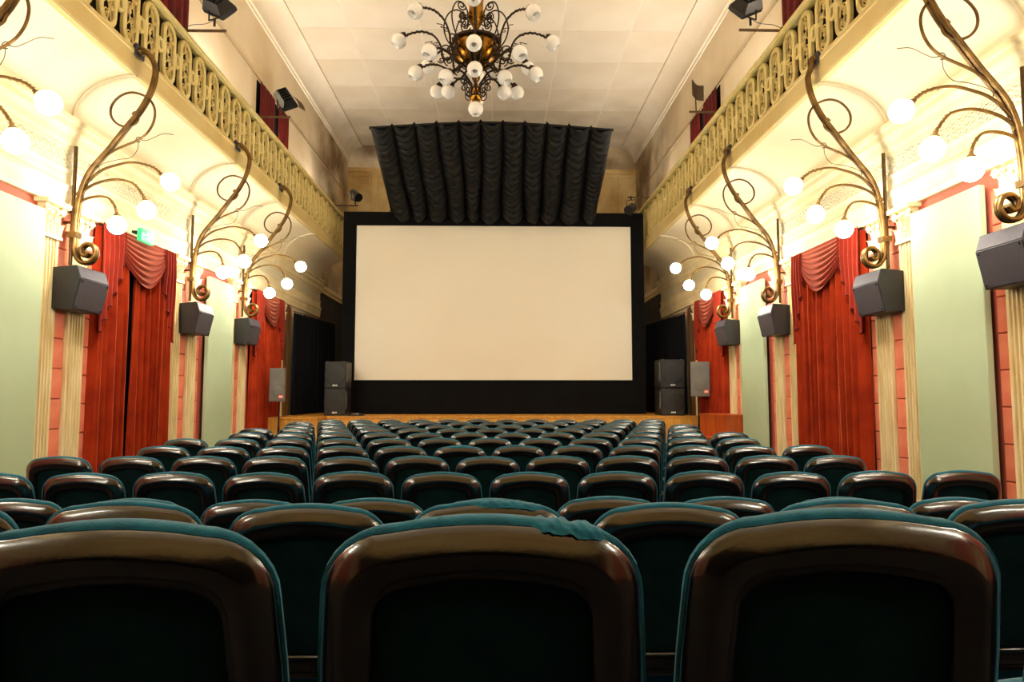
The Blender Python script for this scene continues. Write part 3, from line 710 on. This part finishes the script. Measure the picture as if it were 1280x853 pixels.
MB().lathe([(r, z - ZC) for r, z in ((.02, 4.93), (.05, 4.945), (.07, 4.97), (.078, 5.0), (.06, 5.035), (.03, 5.06), (.05, 5.085), (.055, 5.11), (.03, 5.15), (.025, 5.2), (.03, 5.24))], n=16).build('finial', 'brassbright', ch)
def globe_off():
    m = MB(); R_ = .092; prof = []
    for k in range(11):
        a = pi * .5 - (pi * .5 + pi * .30) * k / 10; prof.append((R_ * cos(a), R_ * sin(a)))
    rin = prof[-1]
    prof += [(rin[0] * .92, rin[1] + .004), (rin[0] * .9, rin[1] + .02), (.02, rin[1] + .05)]
    m.lathe(prof, n=14, cap=False); return m.mesh('globe', 'glassoff', angle=60)
def globe_in():
    m = MB(); m.lathe([(.001, -.035), (.035, -.03), (.05, -.012), (.045, 0)], n=12); return m.mesh('bulb', 'bulboff')
def gcup():
    m = MB(); m.lathe([(.012, .13), (.03, .115), (.042, .09), (.05, .078), (.03, .07)], n=10); return m.mesh('socket', 'chbronze')
GOFF, GIN, GCUP = globe_off(), globe_in(), gcup()
def ch_arm(L, leaves=True):
    m = MB(); m.tube(xz(L), lambda t: .015 - .005 * t, 6, 5); pts = catmull(xz(L), 5); n = len(pts)
    for q in range(int(n * .6), n - 2):
        d = (pts[q + 1] - pts[q]).normalized(); s = 1 if q % 2 else -1; up = Vector((-d.z, 0, d.x)) * s
        m.tube([pts[q], pts[q] + d * .03 + up * .022], lambda t: .012 * (1 - t) + .002, 4)
    return m
def spiral2(m, cx, cz, r, turns, a0, s=1, rad=.0085):
    m.tube([(cx + s * r * (1 - .8 * t) * cos(a0 + turns * 2 * pi * t), 0, cz + r * (1 - .8 * t) * sin(a0 + turns * 2 * pi * t)) for t in [k / 20 for k in range(21)]], rad, 5)
def Z(L): return [(r, z - ZC) for r, z in L]
a3 = ch_arm(Z([(.28, 5.56), (.34, 5.47), (.41, 5.52), (.42, 5.62), (.50, 5.76), (.64, 5.82), (.78, 5.80), (.87, 5.755)]))
spiral2(a3, .36, 5.60 - ZC, .075, 1.3, -1.2); a3.tube(xz(Z([(.44, 5.66), (.5, 5.64), (.47, 5.69), (.56, 5.66), (.53, 5.7), (.62, 5.68)])), .005, 4, 4)
a3.tube(xz(Z([(.28, 5.62), (.36, 5.74), (.39, 5.9), (.33, 6.06), (.22, 6.1), (.14, 6.02), (.16, 5.94), (.22, 5.96)])), .009, 5, 5)
A3 = a3.mesh('arm', 'chbronze', angle=180)
a2 = ch_arm(Z([(.16, 5.40), (.27, 5.33), (.36, 5.36), (.45, 5.40), (.56, 5.41), (.66, 5.365)]))
spiral2(a2, .33, 5.455 - ZC, .06, 1.4, -1.4); spiral2(a2, .42, 5.465 - ZC, .04, 1.3, 3.4, -1)
A2 = a2.mesh('arm', 'chbronze', angle=180)
a1 = ch_arm(Z([(.05, 5.14), (.10, 5.2), (.17, 5.27), (.26, 5.29), (.33, 5.24)]))
spiral2(a1, .17, 5.17 - ZC, .055, 1.5, 1.2); spiral2(a1, .10, 5.08 - ZC, .045, 1.4, 2.2, 1); a1.tube(xz(Z([(.06, 5.0), (.1, 4.99), (.14, 5.02), (.15, 5.08)])), .007, 5, 4)
A1 = a1.mesh('arm', 'chbronze', angle=180)
for nA, me, r, z, til, off in ((8, A3, .935, 5.70, .62, -pi / 2), (8, A2, .725, 5.30, .55, -pi / 2), (6, A1, .40, 5.16, .5, -pi / 2)):
    for k in range(nA):
        a = off + 2 * pi * k / nA
        arm = link('arm', me, ch, (0, 0, 0), (0, 0, a))
        g = link('globe', GOFF, ch, C3(r, a, z), (0, -til, a)); link('bulb', GIN, g)
        link('socket', GCUP, ch, C3(r, a, z), (0, -til, a))
g = link('globe', GOFF, ch, C3(0, 0, 4.86)); link('bulb', GIN, g); link('socket', GCUP, ch, C3(0, 0, 4.86))
for k in range(6):       # scrolls round the upper vase
    m = MB(); spiral2(m, .17, 5.98 - ZC, .055, 1.4, 2.6); spiral2(m, .2, 6.1 - ZC, .06, 1.4, 3.4)
    m.tube(xz(Z([(.08, 5.9), (.14, 5.86), (.2, 5.9), (.22, 5.98)])), .008, 5, 4)
    if k == 0: SC_ = m.mesh('scroll', 'chbronze', angle=180)
    link('scroll', SC_, ch, (0, 0, 0), (0, 0, pi / 6 + pi * k / 3))

# ================================================================== FLOODLIGHTS on the balcony rails
def flood_mesh(kind):
    m = MB()
    if kind == 'box':
        m.loft([[(-.17, -.02, -.11), (.17, -.02, -.11), (.17, -.02, .11), (-.17, -.02, .11)], [(-.19, .0, -.13), (.19, .0, -.13), (.19, .0, .13), (-.19, .0, .13)],
                [(-.19, .05, -.13), (.19, .05, -.13), (.19, .05, .13), (-.19, .05, .13)], [(-.14, .17, -.08), (.14, .17, -.08), (.14, .17, .08), (-.14, .17, .08)]])
        for k in range(5): m.box(-.12 + k * .055, -.11 + k * .055, .12, .2, -.07, .07)
    else:
        m.lathe([(.09, -.2), (.11, -.2), (.11, .1), (.085, .16), (.06, .2)], axis=(0, -1, 0), n=14); m.box(-.07, .07, -.1, .1, -.13, -.09)
    return m.mesh('housing', 'flood', smooth=(kind != 'box'))
FM = {k: flood_mesh(k) for k in ('box', 'can')}
FG = MB().box(-.16, .16, -.03, -.02, -.1, .1).mesh('glass', 'floodglass', smooth=False)
def yoke(s=1):
    m = MB(); m.tube([(-.1, .06, 0), (-.1, .06, -.17 * s), (.1, .06, -.17 * s), (.1, .06, 0)], .012, 5); m.tube([(0, .06, -.17 * s), (0, .06, -.27 * s)], .016, 6); return m.mesh('yoke', 'metalblack')
def floodlight(key, y, u1, z, kind, rot, label, up=1, cable=True, flap=False):
    sd = SIDES[key]; ub = sd['ub']
    o = empty('floodlight', P(sd, ub - .05, y, z)); tag(o, label, 'floodlight', 'balcony floodlights')
    s = sd['s']; L = u1 - ub
    MB().tube([(-s * .1, 0, .0), (s * (L + .08), 0, 0)], .018, 6).build('arm', 'bronze', o)
    MB().box(-.045, .045, -.04, .04, -.018, .03).build('clamp', 'metalblack', o, smooth=False)
    c = (s * L, 0, .27 * up)
    h = link('housing', FM[kind], o, c, rot)
    if kind == 'box': link('glass', FG, h)
    link('yoke', yoke(up), o, (s * L, -.06, .27 * up), (0, 0, rot[2]))
    if flap: MB().grid(6, 4, lambda a, b: (-.15 + .3 * a, -.06 - .14 * b, .16 + .1 * b + .03 * sin(pi * a))).build('barn_door', 'sooty', h)
    if cable: MB().tube([(s * L, .1, .3), (s * (L - .2), .1, .16), (s * (L - .4), .08, .12), (0, .05, .05)], .005, 4, 6).build('cable', 'cable', o)
floodlight('L', 8.59, 1.22, 6.12, 'box', (radians(32), radians(-30), radians(155)), 'black box floodlight clamped to the exit-sign wall balcony, farthest from the stage', cable=True)
floodlight('L', 11.35, 1.22, 6.12, 'box', (radians(35), radians(-55), radians(160)), 'black floodlight with raised brown barn door on the exit-sign wall balcony', flap=True, cable=False)
floodlight('L', 16.87, 1.26, 6.13, 'can', (radians(-35), radians(20), radians(-150)), 'black spotlight above the screen corner on the exit-sign wall balcony', cable=False)
floodlight('R', 8.41, 1.34, 6.12, 'box', (radians(32), radians(30), radians(-155)), 'black box floodlight clamped to the podium-side balcony, farthest from the stage')
floodlight('R', 15.96, 1.33, 6.12, 'can', (radians(-30), radians(-25), radians(160)), 'black spotlight hanging under its arm above the screen corner, podium side', up=-1, cable=False)
# arm without lamp and the loose reflector beside it
o = empty('lamp_arm', P(SIDES['R'], .79, 10.98, 6.12)); tag(o, 'bare arm with brown reflector flap on the podium-side balcony', 'lamp arm')
MB().tube([(.1, 0, 0), (-.5, 0, 0)], .018, 6).build('arm', 'bronze', o)
MB().box(-.045, .045, -.04, .04, -.018, .03).build('clamp', 'metalblack', o, smooth=False)
m = MB(); m.grid(8, 6, lambda a, b: (-.46 + .2 * a, -.05 + .08 * sin(pi * a), .27 + .26 * b - .1 * a)); ob = m.build('reflector', 'sooty', o); sm = ob.modifiers.new('s', 'SOLIDIFY'); sm.thickness = .015
MB().tube([(-.38, .0, 0), (-.38, .02, .3)], .01, 5).build('stem', 'metalblack', o)

# ================================================================== STAGE SPEAKERS
def bass_bin(name, x0, x1, y, z0, z1, label, handle_side):
    cx = (x0 + x1) / 2; o = empty(name, (cx, y + .3, z0)); tag(o, label, 'speaker', 'stacked stage speakers')
    w_, h = (x1 - x0) / 2, z1 - z0
    ob = MB().box(-w_, w_, -.3, .3, 0, h).build('cabinet', 'pablack', o, smooth=False); bv = ob.modifiers.new('b', 'BEVEL'); bv.width = .012; bv.segments = 2
    MB().box(-w_ + .02, w_ - .02, -.312, -.298, .02, h - .02).build('grille', 'pagrille', o, smooth=False)
    m = MB(); m.lathe([(.24, 0), (.23, .006), (.2, .008), (.06, .004), (.01, .008)], (0, -.311, h * .5), (0, -1, 0), 24); m.build('cone', 'pagrille', o)
    m = MB(); m.box(-.05, .05, -.322, -.312, .05, .085); m.build('badge', 'logowhite', o, smooth=False)
    MB().box(-.03, -.022, -.324, -.322, .055, .08).box(-.01, .0, -.324, -.322, .055, .08).box(.015, .03, -.324, -.322, .055, .08).build('badge_lettering', 'pablack', o, smooth=False)
    s = handle_side
    xs = sorted((s * w_, s * (w_ + .012))); m = MB().box(xs[0], xs[1], -.26, -.16, h * .25, h * .9); m.build('side_handle', 'pagrey', o, smooth=False)
    xs = sorted((s * w_, s * (w_ + .016))); MB().box(xs[0], xs[1], -.235, -.185, h * .45, h * .8).build('handle_recess', 'pablack', o, smooth=False)
    for sx in (-1, 1): MB().box(sx * (w_ - .06) - .02, sx * (w_ - .06) + .02, -.305, -.25, h - .001, h + .006).build('corner_cap', 'pagrey', o, smooth=False)
bass_bin('bass_speaker', -3.79, -3.32, 15.2, STAGE_Z, 1.54, 'black stage speaker on the stage floor below its twin, on the exit-sign side', 1)
bass_bin('bass_speaker', -3.79, -3.32, 15.2, 1.548, 2.14, 'black stage speaker topmost of its stack on the exit-sign side of the stage', 1)
bass_bin('bass_speaker', 3.68, 4.22, 15.2, STAGE_Z, 1.55, 'black stage speaker on the stage floor below its twin, on the podium side', -1)
bass_bin('bass_speaker', 3.68, 4.22, 15.2, 1.558, 2.2, 'black stage speaker topmost of its stack on the podium side of the stage', -1)
def pa_speaker(x, y, z0, z1, w_, floor_z, rz, label, lab2):
    o = empty('grey_speaker', (x, y, z0), rz); tag(o, label, 'speaker')
    h = z1 - z0
    pr = [(-w_, 0), (w_, 0), (w_ * .62, .3), (-w_ * .62, .3)]
    m = MB(); m.prism(pr, lambda p, t: (p[0], p[1], t), 0, h); m.build('cabinet', 'pagrey', o, smooth=False)
    MB().box(-w_ + .012, w_ - .012, -.012, 0, .015, h - .015).build('grille', 'pagrey', o, smooth=False)
    MB().lathe([(.11, 0), (.1, .004), (.03, .002)], (0, -.011, h * .3), (0, -1, 0), 20).build('woofer', 'pagrey', o)
    MB().box(-.1, .1, -.016, -.012, h * .62, h * .85).build('horn', 'pagrey', o, smooth=False)
    MB().box(w_ - .12, w_ - .03, -.018, -.012, .06, .13).build('badge', 'logored', o, smooth=False)
    MB().box(w_ - .105, w_ - .09, -.02, -.018, .075, .115).box(w_ - .08, w_ - .065, -.02, -.018, .075, .115).box(w_ - .055, w_ - .042, -.02, -.018, .075, .115).build('badge_lettering', 'logowhite', o, smooth=False)
    t = empty('speaker_stand', (x, y + .14, floor_z)); tag(t, lab2, 'stand')
    MB().lathe([(.025, .12), (.025, (z0 - floor_z) * .6), (.017, (z0 - floor_z) * .6), (.017, z0 - floor_z - .003)], n=10).build('pole', 'metalblack', t)
    MB().lathe([(.04, .45), (.04, .52)], n=10).build('collar', 'metalblack', t)
    for k in range(3):
        a = pi / 2 + 2 * pi * k / 3 + .4; MB().tube([(.03 * cos(a), .03 * sin(a), .48), (.17 * cos(a), .17 * sin(a), .012)], .012, 6).build('leg', 'metalblack', t)
        MB().tube([(.02 * cos(a), .02 * sin(a), .16), (.1 * cos(a), .1 * sin(a), .27)], .008, 5).build('brace', 'metalblack', t)
pa_speaker(-4.32, 13.62, 1.28, 1.94, .15, 0, .1, 'grey portable speaker with red badge, in front of the curtain on the exit-sign wall', 'black tripod stand under the grey speaker by the exit-sign wall')
pa_speaker(4.13, 13.75, 1.38, 2.08, .19, 0, -.1, 'grey portable speaker with red badge, in front of the curtain on the podium side', 'black tripod stand under the grey speaker behind the podium')

# ================================================================== BLACK STAGE DRAPES
for key, sd in SIDES.items():
    o = empty('stage_drape', P(sd, .3, 16.6, STAGE_Z)); tag(o, 'black drape hung on rings beside the screen on the %s' % sd['nm'], 'drape', 'black stage drapes')
    m = MB(); DY0 = 15.55
    def fd(a, b):
        y = DY0 + (18.05 - DY0) * a; q = a * 14
        return P(sd, .15 + .35 * a + .06 * sin(2 * pi * q + .6 * sin(5 * a)) * (.7 + .3 * b) + .02 * sin(7.3 * pi * q), y, 3.28 + .08 * a * 0 - .05 * abs(sin(pi * q)) * (1 - b) + (STAGE_Z + .01 - 3.28) * b)
    m.grid(150, 8, fd); inroot(m, o).build('cloth', 'blackdrape', o)
    inroot(MB().tube([P(sd, .15, 15.52, 3.3), P(sd, .5, 18.1, 3.3)], .012, 6), o).build('rail', 'bronze', o)
    m = MB()
    for k in range(14):
        a = (k + .5) / 14; y = DY0 + (18.05 - DY0) * a; m.tube([(P(sd, .26 + .26 * a, y, 0)[0], y, 3.27 + .03 * cos(q) + .0) if False else P(sd, .15 + .35 * a + .03 * sin(q), y, 3.28 + .03 * cos(q)) for q in [2 * pi * j / 8 for j in range(8)]], .005, 4, 0, True)
    inroot(m, o).build('rings', 'brass', o)

# ================================================================== WOODEN PODIUM
o = empty('podium', (4.15, 12.6, 0)); tag(o, 'orange wooden podium with lower step against the podium-side wall by the stage', 'podium')
def pp(L): return [(x - 4.15, y - 12.6) for x, y in L]
foot = pp([(3.87, 12.95), (3.88, 12.9), (4.13, 12.2), (4.43, 12.2), (4.43, 12.95)])
MB().prism(foot, lambda p, t: (p[0], p[1], t), 0, 1.02).build('body', 'podium', o, smooth=False)
foot2 = [(x * 1.04 - .0, y * 1.02 - .01) for x, y in foot]
MB().prism(foot2, lambda p, t: (p[0], p[1], t), 1.02, 1.06).build('top_board', 'podium', o, smooth=False)
MB().prism(pp([(3.66, 12.95), (3.66, 12.75), (4.0, 12.0), (4.12, 12.19), (3.86, 12.9), (3.86, 12.95)]), lambda p, t: (p[0], p[1], t), 0, .62).build('step', 'podium', o, smooth=False)
MB().prism(pp([(3.64, 12.95), (3.64, 12.74), (3.99, 11.97), (4.12, 12.18), (3.86, 12.89), (3.86, 12.95)]), lambda p, t: (p[0], p[1], t), .62, .65).build('step_tread', 'podium', o, smooth=False)
# small coil of cable on the stage
o = empty('cable_coil', (-3.1, 15.05, STAGE_Z)); tag(o, 'small tangle of cable lying on the stage by the stacked speakers', 'cable')
rr = random.Random(5)
MB().tube([(rr.uniform(-.18, .22), rr.uniform(-.1, .1), .012 + .07 * rr.random() * (k % 3 == 0)) for k in range(16)], .008, 5, 4).build('cable_loops', 'cable', o)
MB().box(-.02, .1, -.03, .03, .0, .06).build('plug_box', 'pagrey', o, smooth=False)

# ================================================================== CINEMA SEATS
TAU = radians(11); Z0 = .412; HB = .56
def outline(i, crown=.013, si=None):
    si = i if si is None else si
    hb, ht, top, r = .266 - si, .249 - si, HB - i, max(.105 - i * .6, .03)
    pts = [(-hb + .02, i), (hb - .02, i)]
    def hw(v): return hb + (ht - hb) * (v / HB)
    for v in (i + .05, .2, .34): pts.append((hw(v), v))
    cx, cv = hw(top) - r, top - r - crown
    for k in range(8): a = -0.0 + (pi / 2) * k / 7; pts.append((cx + r * cos(a) + .0, cv + r * sin(a)))
    for k in range(1, 8): t = 1 - 2 * k / 8; x = cx * t; pts.append((x, top - crown * t * t))
    right = pts[2:]; 
    left = [(-x, v) for x, v in right if x > cx - 1e-6][::-1]
    mid = [(x, v) for x, v in right if -cx + 1e-6 < x < cx - 1e-6]
    r_only = [(x, v) for x, v in right if x > cx - 1e-6]
    return [(-hb + .02, i), (hb - .02, i)] + r_only + mid + left
def bk(x, v, d): return (x, -v * sin(TAU) - d * cos(TAU), Z0 + v * cos(TAU) - d * sin(TAU))
def ringb(i, d, si=None): return [bk(x, v, d) for x, v in outline(i, si=si)]
def seat_meshes():
    M_ = {}
    m = MB(); m.loft([ringb(.09, -.085, .1), ringb(.06, -.08, .085), ringb(.034, -.068, .062), ringb(.014, -.048, .042), ringb(.004, -.03, .024), ringb(0, -.014, .01), ringb(.0, -.004, .003), ringb(.003, .003, .003), ringb(.012, .006), ringb(.04, .0)])
    M_['back_cushion'] = m.mesh('back_cushion', 'teal', angle=60)
    m = MB(); m.loft([ringb(.03, -.004), ringb(.009, .0), ringb(.0075, .006), ringb(.010, .0125), ringb(.022, .0215), ringb(.038, .032), ringb(.044, .0345), ringb(.052, .034), ringb(.084, .028), ringb(.089, .02), ringb(.09, .008)])
    M_['back_shell'] = m.mesh('back_shell', 'shell', angle=60)
    m = MB(); m.loft([ringb(.086, .004), ringb(.087, .0105), ringb(.094, .0135), ringb(.13, .014)]); M_['back_panel'] = m.mesh('back_panel', 'backpanel', angle=60)
    # tipped-up seat
    def rs(i, d): return [(x * .86, .085 + v * .10 - d, .30 + v * .55) for x, v in outline(i)]
    m = MB(); m.loft([rs(.06, -.075), rs(.02, -.066), rs(.0, -.03), rs(.0, .02), rs(.03, .045)]); M_['seat'] = m.mesh('seat', 'teal', angle=60)
    m = MB(); m.loft([[(-.016, -.06, .47), (.016, -.06, .47), (.016, -.06, .505), (-.016, -.06, .505)], [(-.017, .0, .47), (.017, .0, .47), (.014, .0, .515), (-.014, .0, .515)],
                      [(-.017, .24, .47), (.017, .24, .47), (.014, .24, .515), (-.014, .24, .515)], [(-.013, .28, .475), (.013, .28, .475), (.011, .28, .502), (-.011, .28, .502)]])
    M_['armrest'] = m.mesh('armrest', 'metalblack', angle=30)
    m = MB(); m.prism([(-.04, .03), (.2, .03), (.16, .3), (.2, .47), (-.03, .47), (-.02, .3)], lambda p, t: (t, p[0], p[1]), -.014, .014)
    m.box(-.018, .018, -.07, .26, 0, .03); M_['leg'] = m.mesh('leg', 'metalblack', smooth=False)
    return M_
SM = seat_meshes()
def fold_mesh(x0, x1, seed, drop):
    """rumpled cloth: loose cover bunched over the top rim of the cushion, its hem sagging over the shell"""
    rr = random.Random(seed); ph = [rr.uniform(0, 6) for _ in range(6)]; m = MB()
    def fn(a, b):
        x = x0 + (x1 - x0) * a; env = sin(pi * a) ** .6
        top = HB - .013 * (min(1, abs(x) / .145)) ** 2 - (max(0, abs(x) - .145) ** 2) * 6
        hem = drop * env * (.35 + .65 * max(0, sin(a * 9 + ph[0])) + .3 * sin(a * 23 + ph[1]))
        sk = -.007 * (1 - min(1, 1.4 * env)); path = [(-.04, -.009 + sk), (-.02, -.003 + sk), (-.002, -.0005 + sk), (.0085 + sk, -.004 + sk), (.0125 + sk * 1.6, -.008 - hem * .5), (.016 + sk * 1.8, -.010 - hem)]
        q = b * 5; i = min(4, int(q)); f = q - i
        d = path[i][0] + (path[i + 1][0] - path[i][0]) * f; v = path[i][1] + (path[i + 1][1] - path[i][1]) * f
        wv = env * (.0022 * sin(a * 22 + b * 6 + ph[2]) + .0016 * sin(a * 41 - b * 9 + ph[3]))
        return bk(x, top + v + wv * (1 - .5 * b) + .0015, d + abs(wv) * b * .8)
    m.grid(44, 12, fn); return m.mesh('rumpled_cover', 'teal', angle=180)
ROWNAME = ['first', 'second', 'third', 'fourth', 'fifth', 'sixth', 'seventh', 'eighth', 'ninth', 'tenth', 'eleventh', 'twelfth']
def seat(x, k, label, dz=0, rz=0, tilt=0, fold=None):
    o = empty('cinema_seat', (x, ROWP * k + .10, TIER.get(k, 0)), rz)
    tag(o, label, 'seat', 'teal cinema seats in rows')
    for nm in ('back_cushion', 'back_shell', 'back_panel'):
        q = link(nm, SM[nm], o, (0, 0, dz))
        if tilt:     # small lean about the hinge
            q.rotation_euler = (tilt, 0, 0); q.location = (0, -(Z0 * sin(-tilt)) * -1 * 0 + Z0 * sin(tilt), dz)
    if fold: link('rumpled_cover', fold, q.parent, (0, 0, dz))
    link('seat', SM['seat'], o)
    for s in (-1, 1): link('armrest', SM['armrest'], o, (s * .25, 0, 0)); link('leg', SM['leg'], o, (s * .25, 0, 0))
rs = random.Random(12)
F1 = fold_mesh(.07, .19, 1, .007)
F2 = fold_mesh(-.05, .17, 2, .007)
F3 = fold_mesh(-.12, .10, 3, .005)
REAR = {1: 'rearmost', 2: 'second rearmost', 3: 'third rearmost'}
CNT = ['', 'one', 'two', 'three', 'four', 'five', 'six', 'seven']
for k in range(12, 0, -1):
    half = (k >= 4 and k % 2 == 0)
    sp = .556 if k == 1 else (.55 if k == 2 else SEATP)
    c0 = -.02 if k <= 3 else -.062
    for n in range(-6, 6):
        x = c0 + sp * n + (SEATP / 2 if half else 0)
        dz, rz, tl, fold = rs.uniform(-.004, .004), rs.uniform(-.003, .003), rs.uniform(-.012, .012), None
        if k == 1:
            dz = {-1: -.005, 0: .0, 1: .007}.get(n, 0); rz = {-1: .03, 0: 0, 1: -.015}.get(n, 0); tl = 0
            if n == 0: fold = F1
        if k == 2:
            dz = {-2: .006, -1: -.004, 0: .005, 1: -.004, 2: .006}.get(n, 0)
            if n == 0: fold = F2; tl = 0
        if k == 6 and n == -1: fold = F3; tl = 0
        if k <= 3:
            row = 'teal cinema seat, %s row' % REAR[k]
            if n == 0: lab = row + (', with rumpled cloth along its top rim' if k < 3 else ', directly in front of the seat with the rumpled rim')
            else: lab = row + ', %s from the middle towards the %s' % (CNT[abs(n)], 'podium side' if n > 0 else 'exit-sign wall')
        else:
            if n <= -1: lab = '%s row from the stage, %s from the exit-sign wall' % (ROWNAME[12 - k], ROWNAME[n + 6])
            else: lab = '%s row from the stage, %s from the podium-side wall' % (ROWNAME[12 - k], ROWNAME[5 - n])
            lab = 'teal cinema seat, ' + lab
        seat(x, k, lab, dz, rz, tl, fold)
